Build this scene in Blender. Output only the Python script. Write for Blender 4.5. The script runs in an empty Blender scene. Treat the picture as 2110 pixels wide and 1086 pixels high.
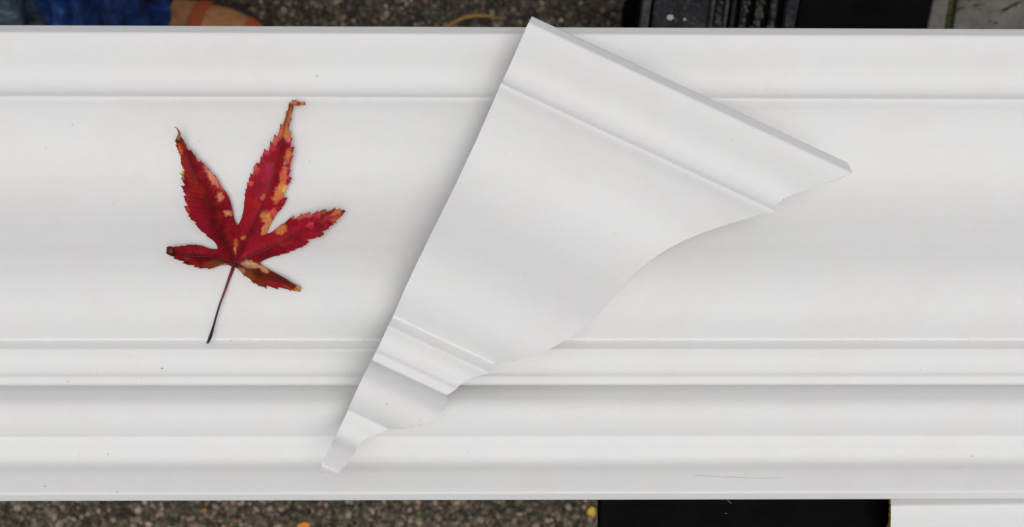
import bpy, bmesh, math, random
from mathutils import Vector, Matrix, noise
from mathutils.geometry import delaunay_2d_cdt
random.seed(7)
C = bpy.context.scene.collection
S = 0.00019                      # metres per photograph pixel at the board's face
F = 1830.0                       # focal length in photograph pixels
W = 974.0                        # moulding width in the same pixels
D = F * S                        # camera height over the board

# ------------------------------------------------------------------ camera
cam_d = bpy.data.cameras.new('camera'); cam = bpy.data.objects.new('camera', cam_d); C.objects.link(cam)
cam_d.sensor_width = 36.0; cam_d.lens = 36.0 * F / 2110.0
cam_d.clip_start = 0.01; cam_d.clip_end = 60
YAW = math.radians(0.66)
cam.location = (0, 0, D)
cam.rotation_euler = (0, -YAW, 0)
cam_d.shift_x = -math.tan(YAW) * F / 2110.0
cam_d.dof.use_dof = True; cam_d.dof.focus_distance = D - 0.004; cam_d.dof.aperture_fstop = 15
bpy.context.scene.camera = cam

def place(px, py, z=0.0):
    """point of the world seen at photograph pixel (px, py) at height z (metres), or z a function of (x, y)"""
    dx = (px - 1055.0 + math.tan(-YAW) * F * 1.0) / F; dy = (543.0 - py) / F
    d = cam_rot @ Vector((dx, dy, -1.0))
    zz = z(0, 0) if callable(z) else z
    for _ in range(12 if callable(z) else 1):
        t = (zz - D) / d.z
        p = Vector((0, 0, D)) + d * t
        if not callable(z): break
        zz = z(p.x, p.y)
    return p
cam_rot = Matrix.Rotation(-YAW, 3, 'Y')

# ------------------------------------------------------------------ sky, sun, exposure
SUN_EL, SUN_AZ = math.radians(79), math.radians(135)   # azimuth clockwise from the top of the picture
world = bpy.data.worlds.new('World'); bpy.context.scene.world = world; world.use_nodes = True
nt = world.node_tree; bg = nt.nodes['Background']
sky = nt.nodes.new('ShaderNodeTexSky'); sky.sky_type = 'NISHITA'; sky.sun_disc = False
sky.sun_elevation = SUN_EL; sky.sun_rotation = SUN_AZ; sky.air_density = 1.0; sky.dust_density = 4.0
hs = nt.nodes.new('ShaderNodeHueSaturation'); hs.inputs['Saturation'].default_value = 0.10
nt.links.new(sky.outputs[0], hs.inputs['Color']); nt.links.new(hs.outputs[0], bg.inputs['Color'])
bg.inputs['Strength'].default_value = 0.085
sun_d = bpy.data.lights.new('sun', 'SUN'); sun_d.energy = 1.5; sun_d.angle = math.radians(48); sun_d.color = (1, .985, .965)
sun = bpy.data.objects.new('sun', sun_d); C.objects.link(sun)
sd = Vector((math.sin(SUN_AZ) * math.cos(SUN_EL), math.cos(SUN_AZ) * math.cos(SUN_EL), math.sin(SUN_EL)))
sun.rotation_euler = sd.to_track_quat('Z', 'Y').to_euler(); sun.location = sd * 3
vs = bpy.context.scene.view_settings
vs.view_transform = 'Standard'; vs.look = 'None'; vs.gamma = 1; vs.exposure = -0.1; vs.use_curve_mapping = False

# ------------------------------------------------------------------ helpers
def lin(c):
    c = c / 255.0
    return c / 12.92 if c <= .04045 else ((c + .055) / 1.055) ** 2.4
def rgb(h, k=1.0):
    return tuple(min(1, lin(int(h[i:i + 2], 16)) * k) for i in (0, 2, 4))
def tag(o, label=None, cat=None, group=None, kind=None):
    if label: o['label'] = label
    if cat: o['category'] = cat
    if group: o['group'] = group
    if kind: o['kind'] = kind
    return o
def empty(name, loc=(0, 0, 0)):
    o = bpy.data.objects.new(name, None); o.location = loc; o.empty_display_size = .02; C.objects.link(o); return o
def link(name, me, mat, parent=None, smooth=False):
    o = bpy.data.objects.new(name, me); C.objects.link(o)
    if mat is not None: me.materials.append(mat)
    if smooth:
        for p in me.polygons: p.use_smooth = True
    if parent is not None:
        o.parent = parent; o.matrix_parent_inverse = Matrix.Translation(parent.location).inverted()
    return o
def from_py(name, vs_, fs, mat, parent=None, smooth=False):
    me = bpy.data.meshes.new(name); me.from_pydata([tuple(v) for v in vs_], [], fs); me.update()
    return link(name, me, mat, parent, smooth)
def from_bm(name, bm, mat, parent=None, smooth=False):
    bmesh.ops.recalc_face_normals(bm, faces=bm.faces)
    me = bpy.data.meshes.new(name); bm.to_mesh(me); bm.free()
    return link(name, me, mat, parent, smooth)
def prism(bm, pts, z0, z1):
    """outline pts (x, y) extruded between the heights z0 and z1"""
    lo = [bm.verts.new((x, y, z0)) for x, y in pts]; hi = [bm.verts.new((x, y, z1)) for x, y in pts]
    bm.faces.new(lo); bm.faces.new(hi)
    n = len(pts)
    for i in range(n): bm.faces.new((lo[i], lo[(i + 1) % n], hi[(i + 1) % n], hi[i]))
def tube(pts, rad, n=10, name='tube', mat=None, parent=None, flat=1.0):
    vs_, fs = [], []
    m = len(pts)
    for i, p in enumerate(pts):
        t = (pts[min(i + 1, m - 1)] - pts[max(i - 1, 0)]).normalized()
        up = Vector((0, 0, 1)) if abs(t.z) < .9 else Vector((1, 0, 0))
        a = t.cross(up).normalized(); b = a.cross(t).normalized()
        for k in range(n):
            w = 2 * math.pi * k / n
            vs_.append(p + (a * math.cos(w) + b * math.sin(w) * flat) * rad[i])
    for i in range(m - 1):
        for k in range(n):
            fs.append((i * n + k, i * n + (k + 1) % n, (i + 1) * n + (k + 1) % n, (i + 1) * n + k))
    fs.append(tuple(range(n))[::-1]); fs.append(tuple((m - 1) * n + k for k in range(n)))
    return from_py(name, vs_, fs, mat, parent, True)

class N:
    """tiny node-building helper"""
    def __init__(s, name):
        s.m = bpy.data.materials.new(name); s.m.use_nodes = True
        s.t = s.m.node_tree; s.b = s.t.nodes['Principled BSDF']
        s.co = s.t.nodes.new('ShaderNodeTexCoord').outputs['Object']
    def n(s, typ, **kw):
        x = s.t.nodes.new(typ)
        for k, v in kw.items():
            if hasattr(x, k): setattr(x, k, v)
        return x
    def noise(s, scale, detail=3, rough=.55, co=None, dist=0):
        x = s.n('ShaderNodeTexNoise'); x.inputs['Scale'].default_value = scale
        x.inputs['Detail'].default_value = detail; x.inputs['Roughness'].default_value = rough
        x.inputs['Distortion'].default_value = dist
        s.t.links.new(co or s.co, x.inputs['Vector']); return x.outputs['Fac']
    def map(s, sc, rot=(0, 0, 0)):
        x = s.n('ShaderNodeMapping'); x.inputs['Scale'].default_value = sc; x.inputs['Rotation'].default_value = rot
        s.t.links.new(s.co, x.inputs['Vector']); return x.outputs[0]
    def ramp(s, fac, stops):
        x = s.n('ShaderNodeValToRGB'); r = x.color_ramp
        while len(r.elements) > 1: r.elements.remove(r.elements[-1])
        r.elements[0].position = stops[0][0]; r.elements[0].color = (*stops[0][1], 1)
        for p, c in stops[1:]:
            e = r.elements.new(p); e.color = (*c, 1)
        s.t.links.new(fac, x.inputs[0]); return x.outputs[0]
    def mix(s, fac, a, b, mode='MIX'):
        x = s.n('ShaderNodeMix'); x.data_type = 'RGBA'; x.blend_type = mode
        for sock, v in ((x.inputs[0], fac), (x.inputs[6], a), (x.inputs[7], b)):
            if isinstance(v, (float, int)): sock.default_value = v
            elif isinstance(v, tuple): sock.default_value = (*v, 1)
            else: s.t.links.new(v, sock)
        return x.outputs[2]
    def bump(s, h, strength, dist, prev=None):
        x = s.n('ShaderNodeBump'); x.inputs['Strength'].default_value = strength; x.inputs['Distance'].default_value = dist
        s.t.links.new(h, x.inputs['Height'])
        if prev: s.t.links.new(prev, x.inputs['Normal'])
        s.t.links.new(x.outputs[0], s.b.inputs['Normal']); return x.outputs[0]
    def color(s, c):
        if isinstance(c, tuple): s.b.inputs['Base Color'].default_value = (*c, 1)
        else: s.t.links.new(c, s.b.inputs['Base Color'])
    def rough(s, r):
        if isinstance(r, (int, float)): s.b.inputs['Roughness'].default_value = r
        else: s.t.links.new(r, s.b.inputs['Roughness'])

# ------------------------------------------------------------------ materials
def white_paint():
    a = N('white_primer')
    tone = a.ramp(a.noise(22, 4, .6), [(.3, (.765, .785, .785)), (.5, (.79, .79, .788)), (.7, (.785, .765, .765))])
    blot = a.ramp(a.noise(160, 4, .7), [(.3, (.965, .975, .97)), (.7, (1, .99, .99))])
    streak = a.ramp(a.noise(1, 3, .6, a.map((14, 900, 900))), [(.3, (.985, .985, .985)), (.7, (1, 1, 1))])
    fine = a.ramp(a.noise(2600, 2, .6), [(.25, (.95, .95, .95)), (.6, (1, 1, 1))])
    # small scuffs and pinholes in the primer
    v = a.n('ShaderNodeTexVoronoi'); v.inputs['Scale'].default_value = 55; v.inputs['Randomness'].default_value = 1
    a.t.links.new(a.co, v.inputs['Vector'])
    pin = a.ramp(v.outputs['Distance'], [(0, (.6, .58, .55)), (.012, (.8, .79, .77)), (.022, (1, 1, 1))])
    c = a.mix(1.0, tone, blot, 'MULTIPLY'); c = a.mix(1.0, c, streak, 'MULTIPLY'); c = a.mix(1.0, c, fine, 'MULTIPLY')
    c = a.mix(1.0, c, pin, 'MULTIPLY')
    a.color(c)
    a.rough(.6); a.b.inputs['Specular IOR Level'].default_value = .25
    n1 = a.bump(a.noise(1800, 3, .6), .10, .0002)
    n2 = a.bump(a.noise(1, 2, .5, a.map((10, 700, 700))), .07, .0004, n1)
    a.bump(a.noise(60, 2, .5), .08, .002, n2)
    return a.m
def simple(name, c, rough=.6, scale=200, var=.25, bump=.2, bd=.001, c2=None, detail=4):
    a = N(name); c2 = c2 or tuple(x * (1 - var) for x in c)
    f = a.noise(scale, detail, .6)
    a.color(a.ramp(f, [(.3, c2), (.7, c)])); a.rough(rough)
    if bump: a.bump(f, bump, bd)
    return a.m
M_white = white_paint()
M_core = simple('raw_fibre_core', rgb('eebf55'), .9, 1500, .5, .6, .0006, rgb('a06a1c'))
M_pale = simple('sawn_pale_core', rgb('b3a898'), .9, 1500, .3, .5, .0006)
M_grit = simple('grit', rgb('6e665c'), .9, 900, .5, .3, .0004)

# ------------------------------------------------------------------ moulding profile: (v across the face from its lower edge, h above the chord)
SEG = [
    [(0, 5), (19, 25.5)],
    [(19, 25.5), (30, 20), (42, 13), (51, 7), (59, .5), (66, -8), (73, -15), (80, -18.5), (88, -19.5), (96, -18.8), (104, -16), (112, -14), (119, -13)],
    [(119, -13), (127, -12)],
    [(127, -12), (129.5, -8.5), (134, -2), (140, 5), (150, 14), (162, 21.5), (173, 25.5), (184, 27.5), (195, 27), (205, 23.5), (213, 17.5), (221, 9.5), (227, 1.5), (231, -6), (233.5, -14)],
    [(233.5, -14), (252, -14.5)],
    [(252, -14.5), (255, -18), (262, -20.5), (271, -21.5), (281, -21), (290, -17.5), (299, -12), (307, -7)],
    [(307, -7), (327, -27)],
    [(327, -27), (333, -20), (341, -12), (352, -3), (367, 7), (383, 14.5), (399, 18.5), (416, 20), (432, 19.5), (447, 18), (462, 15), (478, 10), (494, 4), (511, -4), (528, -13), (548, -23), (567, -33), (588, -43), (608, -51), (622, -56), (637, -60), (653, -63), (669, -65), (685, -65), (700, -64), (715, -61.5), (732, -56.5), (752, -48), (773, -38), (790, -28), (805, -18), (817, -7.5), (822, -3.5)],
    [(822, -3.5), (828, -2)],
    [(828, -2), (834, -9), (841, -15), (850, -19), (861, -20.8), (872, -19.8), (884, -16), (897, -10), (912, -1.5), (927, 6), (940, 11), (954, 14.5)],
    [(954, 14.5), (974, -5)],
]
BACK = -88.0
def catmull(P, step=3.0):
    out = []
    for i in range(len(P) - 1):
        p0 = P[max(i - 1, 0)]; p1 = P[i]; p2 = P[i + 1]; p3 = P[min(i + 2, len(P) - 1)]
        n = max(1, int(math.dist(p1, p2) / step))
        for k in range(n):
            t = k / n
            out.append(tuple(.5 * (2 * p1[j] + (p2[j] - p0[j]) * t + (2 * p0[j] - 5 * p1[j] + 4 * p2[j] - p3[j]) * t * t + (3 * p1[j] - p0[j] - 3 * p2[j] + p3[j]) * t ** 3) for j in (0, 1)))
    out.append(P[-1]); return out
def rounded_profile(r=4.5):
    segs = [catmull(s) for s in SEG]
    out = [segs[0][0]]
    L = [math.dist(q[0], q[-1]) for q in segs]
    RR = [0] + [min(r, .42 * min(L[i], L[i + 1])) for i in range(len(segs) - 1)] + [0]
    for i in range(len(segs)):
        s = segs[i]
        first, last = i == 0, i == len(segs) - 1
        ra, rb = RR[i], RR[i + 1]
        body = [p for p in s if (first or math.dist(p, s[0]) >= ra) and (last or math.dist(p, s[-1]) >= rb)]
        out += body if not first else body[1:]
        if not last:
            c = s[-1]; nx = segs[i + 1]
            def at(seg, rev):
                q = seg[::-1] if rev else seg
                a = q[0]; b = next((p for p in q if math.dist(p, a) >= rb), q[-1])
                l = math.dist(a, b); return tuple(a[j] + (b[j] - a[j]) * rb / l for j in (0, 1))
            a, b = at(s, True), at(nx, False)
            for k in range(5):
                t = k / 4
                out.append(tuple((1 - t) ** 2 * a[j] + 2 * t * (1 - t) * c[j] + t * t * b[j] for j in (0, 1)))
    res = [out[0]]
    for p in out[1:]:
        if math.dist(p, res[-1]) > .25: res.append(p)
    return res
PROF = rounded_profile()
def h_at(v):
    v = max(0, min(W, v))
    lo = PROF[0]
    for p in PROF[1:]:
        if p[0] >= v:
            t = (v - lo[0]) / max(1e-6, p[0] - lo[0]); return lo[1] + (p[1] - lo[1]) * t
        lo = p
    return PROF[-1][1]
HT = [h_at(i * .5) for i in range(int(W * 2) + 2)]
V0Y = None  # world y of the board's lower edge, set below
def board_z(x, y):
    v = (y - BY) / S
    i = v * 2
    if i < 0 or i >= len(HT) - 1: return BACK * S
    k = int(i); return (HT[k] + (HT[k + 1] - HT[k]) * (i - k)) * S

def moulding(name, M, left, right, parent, jag=0.0, seed=0, steps=1, core=None):
    """front, seats and back of the section swept between the two cut planes; left/right map (v,h) to a distance along it (px)"""
    back = [(890, BACK), (84, BACK)]
    loop = PROF + [(W - 2, -9)] + back + [(3, -1)]
    n = len(loop); vs_, fs = [], []
    for i in range(steps + 1):
        t = i / steps
        for v, h in loop:
            a, b = left(v, h), right(v, h)
            if jag:
                a += .45 * jag * noise.noise(Vector((v * .4, seed + 4, 1)))
                b += .5 * jag * noise.noise(Vector((v * .12, seed + 9, 1))) + .5 * jag * noise.noise(Vector((v * .5, seed + 14, 1)))
            vs_.append(M @ Vector(((a + (b - a) * t) * S, v * S, h * S)))
    for i in range(steps):
        for k in range(n):
            q = (k + 1) % n
            fs.append((i * n + k, i * n + q, (i + 1) * n + q, (i + 1) * n + k)[::-1])
    body = from_py(name, vs_, fs, M_white, parent, False)
    me = body.data
    nf = len(PROF) - 1
    for p in me.polygons:
        if p.index % n < nf: p.use_smooth = True
    ends = []
    for side in (0, steps):
        pts = [vs_[side * n + k] for k in range(n)]
        ov, _, of, *_r = delaunay_2d_cdt([Vector(q) for q in loop], [(k, (k + 1) % n) for k in range(n)], [], 1, 1e-4)
        f0, i0 = (left, 0) if side == 0 else (right, 1)
        key = {(round(q[0], 2), round(q[1], 2)): k for k, q in enumerate(loop)}
        cap = [pts[key[(round(q.x, 2), round(q.y, 2))]] for q in ov]
        me2 = bpy.data.meshes.new('cut_end'); me2.from_pydata([tuple(p) for p in cap], [], [tuple(f) if side else tuple(f)[::-1] for f in of]); me2.update()
        ends.append(link('cut_end', me2, core or M_core, parent))
    return body, ends

# the long board
BOT = place(1055, 1030, 5 * S); TOPP = place(1055, 52, -5 * S)
BY = BOT.y
scale_fix = (TOPP.y - BOT.y) / (W * S)
print('board width check', scale_fix)
b_root = empty('crown_moulding', (0, BY, BACK * S))
tag(b_root, 'long white crown moulding board lying face up across the whole picture, under the leaf', 'crown moulding')
Mb = Matrix.Translation((0, BY, 0)) @ Matrix.Rotation(math.radians(-.05), 4, 'Z')
moulding('moulding_face', Mb, lambda v, h: -1.05 / S, lambda v, h: 1.35 / S, b_root, 0, 1, 24)

# the mitred offcut lying across it
def piece_plane(x, y):
    v = (y - BY) / S
    return (28 - (v - 190) * 14 / 763 + 87.0 + 1.2) * S
A_ = place(1090, 28, lambda x, y: piece_plane(x, y) - 4 * S); B_ = place(657, 971, piece_plane); T_ = place(1752, 354, piece_plane)
e2 = (A_ - B_).normalized(); e1 = T_ - A_; print('piece W', (A_ - B_).length / S, 'Ltop', e1.length / S, 'skew', math.degrees(math.asin(e1.normalized().dot(e2))))
e1 = (e1 - e1.dot(e2) * e2).normalized()
half = math.radians(-.45); e1, e2 = e1 * math.cos(half) + e2 * math.sin(half), e2 * math.cos(half) - e1 * math.sin(half)
e3 = e1.cross(e2)
s0 = (T_ - B_).dot(e1) - .7071 * 972
Mp = Matrix((( e1.x, e2.x, e3.x, B_.x), (e1.y, e2.y, e3.y, B_.y), (e1.z, e2.z, e3.z, B_.z), (0, 0, 0, 1)))
Mp = Matrix(((e1.x, e2.x, e3.x, B_.x), (e1.y, e2.y, e3.y, B_.y), (e1.z, e2.z, e3.z, B_.z), (0, 0, 0, 1)))
s0 = (T_ - B_).dot(e1) / S - .7071 * 968
p_root = empty('crown_moulding_offcut', tuple(B_))
tag(p_root, 'short white crown moulding offcut with a wavy mitred edge, lying aslant on the long board', 'moulding offcut')
moulding('moulding_face', Mp, lambda v, h: .065 * h + 2.2 * math.sin(math.pi * min(1, max(0, v / 974))) - .4, lambda v, h: max(3, s0 + .7071 * (v + h) - .62 * max(0, v - 957)), p_root, 1.3, 3, 6, M_pale)

# chipped primer and torn fibre along the mitred edge
bm = bmesh.new()
for k in range(190):
    v = random.choice([random.uniform(916, 950), random.uniform(345, 410), random.uniform(140, 175), random.uniform(700, 815), random.uniform(40, 960)])
    h = h_at(v) - random.uniform(.3, 1.6)
    sp = s0 + .7071 * (v + h) + random.uniform(-.3, .5)
    r = random.uniform(.35, .85)
    bmesh.ops.create_icosphere(bm, subdivisions=1, radius=r * S, matrix=Matrix.Translation(Mp @ Vector((sp * S, v * S, h * S))) @ Matrix.Rotation(random.random() * 3, 4, 'Z') @ Matrix.Diagonal((random.uniform(1, 2.2), 1, .8, 1)))
for k in range(26):
    v = random.choice([random.gauss(425, 14), random.gauss(470, 30), random.uniform(60, 900)]); h = h_at(v) - .6; r = random.uniform(.4, .9)
    sp = .065 * h + 2.2 * math.sin(math.pi * v / 974) - .4
    bmesh.ops.create_icosphere(bm, subdivisions=1, radius=r * S, matrix=Matrix.Translation(Mp @ Vector((sp * S, v * S, h * S))) @ Matrix.Diagonal((1, random.uniform(1, 2), .8, 1)))
tag(from_bm('torn_fibres', bm, simple('edge_fibre', rgb('8c8070'), .9, 900, .4, .3), p_root), kind='stuff')

# second moulding at the lower right
m2 = empty('crown_moulding', tuple(place(1836, 1040, 0)))
tag(m2, 'second white crown moulding with a raw yellow cut end, just below the long board at the lower right', 'crown moulding')
P2 = place(1838, 1020, -18 * S); Q2 = place(2110, 1017, -18 * S)
ang2 = math.atan2(Q2.y - P2.y, Q2.x - P2.x)
M2 = Matrix.Translation(P2) @ Matrix.Rotation(ang2, 4, 'Z') @ Matrix.Translation((0, -974 * S, 0))
moulding('moulding_face', M2, lambda v, h: -.36 * h - 3, lambda v, h: 1.1 / S, m2, 1.6, 21, 8)
# torn fibres standing proud of the raw end
bm = bmesh.new()
for k in range(420):
    v = random.uniform(820, 972); h = h_at(v) - random.uniform(0, 40)
    r = random.uniform(.7, 2.2)
    c = M2 @ Vector(((-.36 * h - 3 - random.uniform(-.5, 1.2)) * S, v * S, h * S))
    bmesh.ops.create_icosphere(bm, subdivisions=1, radius=r * S, matrix=Matrix.Translation(c) @ Matrix.Diagonal((1, random.uniform(.7, 2), 1, 1)))
tag(from_bm('torn_fibres', bm, M_core, m2), kind='stuff')

# ------------------------------------------------------------------ maple leaf
def cz(crop, pts):
    ox, oy, k = crop
    return [(ox + x / k, oy + y / k) for x, y in pts]
K = 9.05
c1, c2, c3, c4, c5, c6, c7, c8 = (340, 250, K), (360, 360, K), (500, 200, K), (480, 310, K), (470, 420, K), (560, 420, K), (335, 480, K), (470, 500, K)
OUT = []
OUT += cz(c1, [(165, 118), (200, 108), (240, 140), (272, 180), (294, 228), (290, 290), (315, 300), (350, 370), (375, 438), (388, 412), (400, 480), (425, 530), (445, 545), (475, 528), (510, 580), (543, 640), (558, 626), (575, 680), (600, 730), (630, 755), (655, 750), (668, 720), (680, 755), (725, 795), (765, 850), (800, 880), (808, 855), (840, 930), (870, 975), (895, 1005), (925, 993), (950, 1035)])
OUT += cz(c2, [(750, 10), (800, 95), (850, 180), (895, 265), (925, 285), (970, 350), (1015, 430), (1045, 520), (1070, 620), (1090, 730), (1110, 820), (1140, 890), (1170, 940), (1205, 900), (1240, 820), (1270, 720)])
OUT += cz(c4, [(200, 1086), (208, 960), (225, 880), (213, 805), (230, 800), (238, 745), (220, 710), (258, 720), (260, 680), (265, 585), (292, 610), (298, 495), (322, 510), (322, 420), (375, 452), (383, 350), (383, 300), (415, 270), (440, 225), (490, 248), (510, 180), (518, 95), (548, 128), (555, 60)])
OUT += cz(c3, [(375, 1050), (395, 1020), (398, 965), (450, 1000), (488, 1012), (505, 900), (513, 820), (548, 850), (580, 760), (588, 695), (648, 732), (660, 690), (690, 600), (700, 540), (698, 498), (742, 518), (780, 420), (800, 340), (812, 262), (838, 260), (850, 200), (855, 135), (870, 108), (925, 85), (918, 55), (968, 68), (1000, 42), (1005, 78), (1070, 95), (1172, 98), (1168, 152), (1075, 160), (1060, 172), (1000, 160), (950, 156), (940, 230), (920, 290), (897, 360), (912, 410), (880, 480), (865, 540), (850, 600), (870, 640), (907, 648), (892, 720), (898, 772), (935, 762), (905, 840), (890, 900), (905, 938), (975, 928), (950, 975), (935, 1040)])
OUT += cz(c4, [(1112, 30), (1102, 82), (1128, 92), (1100, 150), (1075, 230), (1065, 300), (1058, 362), (1084, 368), (1055, 430), (1030, 475), (1050, 492), (1104, 498), (1085, 540), (1062, 575), (1082, 596), (1045, 612), (1010, 670), (985, 740), (960, 800), (930, 862), (950, 880), (1018, 868), (1000, 905), (980, 955), (955, 1010)])
OUT += cz(c5, [(1055, 5), (985, 82), (1005, 88), (930, 150), (880, 220), (830, 310), (780, 400), (730, 500), (708, 545), (728, 552), (770, 545), (815, 525)])
OUT += cz(c6, [(60, 478), (120, 428), (170, 385), (190, 378), (220, 372), (270, 328), (340, 262), (392, 235), (398, 205), (412, 240), (425, 268), (455, 270), (510, 222), (556, 172), (562, 200), (590, 195), (650, 170), (718, 148), (712, 185), (735, 208), (800, 165), (860, 120), (858, 155), (900, 140), (940, 112), (985, 98), (1020, 105), (1028, 148), (1090, 125), (1150, 92), (1186, 65), (1190, 105), (1240, 100), (1272, 82), (1290, 115), (1330, 105), (1365, 120), (1372, 145), (1345, 165), (1325, 195), (1290, 240), (1240, 280), (1198, 308), (1213, 348), (1140, 372), (1152, 395), (1100, 402), (1058, 438), (1068, 465), (990, 495), (935, 512), (955, 530), (980, 560), (950, 592), (905, 600), (918, 622), (812, 620), (832, 638), (740, 655), (648, 664), (665, 685), (698, 712), (635, 748), (642, 772), (575, 778), (588, 800), (430, 842), (444, 860), (320, 885), (338, 905), (150, 945), (155, 958), (40, 975)])
OUT += cz(c8, [(740, 290), (650, 330), (592, 368), (603, 395), (640, 428), (700, 462), (800, 520), (900, 575), (1000, 630), (1100, 688), (1180, 743), (1240, 775), (1290, 800), (1358, 832), (1352, 870), (1345, 915), (1290, 905), (1240, 900), (1182, 882), (1178, 905), (1110, 870), (1030, 852), (980, 840), (930, 832), (930, 872), (840, 842), (760, 812), (718, 798), (714, 862), (650, 815), (640, 832), (592, 800), (588, 822), (530, 772), (482, 750), (474, 772), (455, 738), (410, 682), (350, 640), (306, 605), (296, 635), (286, 598), (250, 562), (215, 522), (175, 482), (128, 455), (90, 452), (45, 432)])
OUT += cz(c7, [(1270, 605), (1210, 598), (1150, 597), (1080, 602), (1020, 617), (960, 647), (900, 662), (843, 677), (855, 656), (740, 657), (684, 667), (692, 650), (640, 640), (578, 634), (602, 600), (475, 596), (425, 574), (368, 564), (412, 527), (360, 516), (288, 508), (270, 490), (203, 476), (222, 441), (160, 427), (110, 407), (65, 378), (75, 300), (73, 263), (135, 243), (185, 256), (212, 262), (215, 254), (270, 250), (330, 250), (333, 230), (390, 238), (452, 234), (444, 206), (470, 220), (510, 216), (560, 219), (606, 226), (610, 198), (628, 222), (680, 228), (738, 236), (800, 262), (880, 290), (960, 300), (1028, 301), (1020, 258), (990, 190), (940, 140), (880, 100), (812, 50), (825, 42), (775, 0)])
OUT += cz(c2, [(482, 1047), (492, 1040), (435, 990), (410, 955), (368, 908), (412, 903), (350, 862), (283, 826), (300, 812), (243, 766), (272, 750), (240, 710), (203, 666), (212, 655), (200, 640), (168, 588), (247, 578), (225, 540), (188, 484), (185, 450), (163, 398), (207, 385), (185, 345), (153, 314), (165, 300), (140, 250), (103, 193), (150, 212), (192, 196), (150, 130), (113, 62)])
OUT += cz(c1, [(302, 1060), (325, 1035), (305, 1010), (272, 968), (310, 965), (325, 910), (332, 875), (310, 815), (292, 778), (300, 735), (290, 710), (295, 660), (270, 612), (240, 573), (255, 570), (235, 530), (215, 475), (187, 438), (216, 440), (208, 402), (183, 368), (200, 330), (233, 258), (246, 235), (238, 190), (223, 150), (198, 122)])

VEINS = [
    [(484, 542), (470, 510), (454, 470), (439.5, 437), (422, 406), (404, 369), (388, 331), (373, 293)],
    [(484, 541), (490, 526), (511, 486), (526, 457.5), (541, 424), (555, 386), (567, 343), (576, 310), (582, 282), (587, 255), (598, 219)],
    [(485, 543), (510, 531), (560, 509.5), (599, 488.5), (637, 468.6), (670.5, 454), (702.5, 440)],
    [(480, 545), (462, 539), (445.5, 532), (423, 528.6), (390, 527.5), (352, 517)],
    [(485, 547), (514, 555), (547, 566), (575, 579.5), (602.6, 590.6), (617, 597)],
]
def seg_d(p, a, b):
    ax, ay = a; bx, by = b; dx, dy = bx - ax, by - ay
    t = max(0, min(1, ((p[0] - ax) * dx + (p[1] - ay) * dy) / (dx * dx + dy * dy)))
    qx, qy = ax + dx * t, ay + dy * t
    return math.hypot(p[0] - qx, p[1] - qy), t, (p[0] - ax) * dy - (p[1] - ay) * dx
def vein_info(p):
    best = (1e9, 0, 0, 0)
    for i, v in enumerate(VEINS):
        acc = 0
        for k in range(len(v) - 1):
            L = math.dist(v[k], v[k + 1])
            d, t, sgn = seg_d(p, v[k], v[k + 1])
            if d < best[0]: best = (d, i, acc + t * L, 1 if sgn > 0 else -1)
            acc += L
    return best
def nz(x, y, s, k=0): return noise.noise(Vector((x * s, y * s, k * 7.3 + 1.7)))
def fbm(x, y, s, k=0): return nz(x, y, s, k) + .5 * nz(x, y, s * 2.1, k + 1) + .25 * nz(x, y, s * 4.3, k + 2)
def sm(a, b, x):
    t = max(0, min(1, (x - a) / (b - a))); return t * t * (3 - 2 * t)
def mixc(a, b, t): return tuple(a[i] + (b[i] - a[i]) * t for i in range(3))
LK = 1.32
DEEP, MIDR, CRIM, ROSE, BRICK = rgb('5c0510', LK), rgb('7e0a16', LK), rgb('98142a', LK), rgb('ae2c3a', LK), rgb('8c1814', LK)
ORNG, AMBR, TAN, BRWN, DBRN, YEL, RORG = rgb('cc7c4c', LK), rgb('c98a45', LK), rgb('cfa264', LK), rgb('7a4218', LK), rgb('3d2113', LK), rgb('d9b04e', LK), rgb('b84a24', LK)
# patches of bleached or dried tissue: (x, y, rx, ry, angle, colour, strength)
def c_(crop, x, y): return (crop[0] + x / K, crop[1] + y / K)
PATCH = []
def patch(crop, x, y, rx, ry, ang, col, st=1.0, soft=.38):
    if col[0] > .3 and col[1] > .13: col = (col[0] * .93, col[1] * .95, col[2] * 1.35 + .012)
    PATCH.append((*c_(crop, x, y), rx / K, ry / K, math.radians(ang), col, st, soft))
patch(c1, 235, 310, 60, 60, 0, rgb('8a6a38', LK)); patch(c1, 262, 215, 35, 60, 0, rgb('8a5a38', LK)); patch(c1, 205, 125, 45, 30, 0, rgb('a89878', LK))
patch(c1, 230, 375, 60, 25, -10, DBRN); patch(c1, 280, 520, 45, 110, -18, RORG, 1); patch(c1, 330, 430, 70, 70, 0, rgb('7a2c14', LK), .8)
patch(c1, 840, 960, 55, 150, -38, ORNG, 1); patch(c1, 780, 870, 40, 40, 0, RORG, .9); patch(c1, 320, 740, 30, 90, 0, BRICK, .8)
patch(c1, 320, 960, 28, 90, 0, YEL, 1); patch(c1, 350, 990, 25, 60, 0, BRWN, .6); patch(c1, 430, 900, 60, 260, -15, BRICK, .5)
patch(c2, 740, 110, 60, 170, -38, ORNG, .9); patch(c2, 870, 240, 40, 110, -38, RORG, .5); patch(c2, 845, 420, 66, 78, 0, rgb('c87648', LK)); patch(c2, 995, 722, 75, 52, 10, ORNG)
patch(c2, 245, 640, 45, 28, 30, RORG, .7); patch(c2, 430, 270, 90, 170, -40, rgb('8f1a12', LK), .9, .5); patch(c2, 150, 40, 30, 60, 0, rgb('8f6a20', LK), .8)
patch(c3, 880, 200, 60, 100, 10, rgb('8a5220', LK)); patch(c3, 840, 400, 75, 200, 12, rgb('a8682c', LK), 1, .4); patch(c3, 760, 600, 90, 120, 15, rgb('b8622c', LK), 1, .5)
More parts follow.
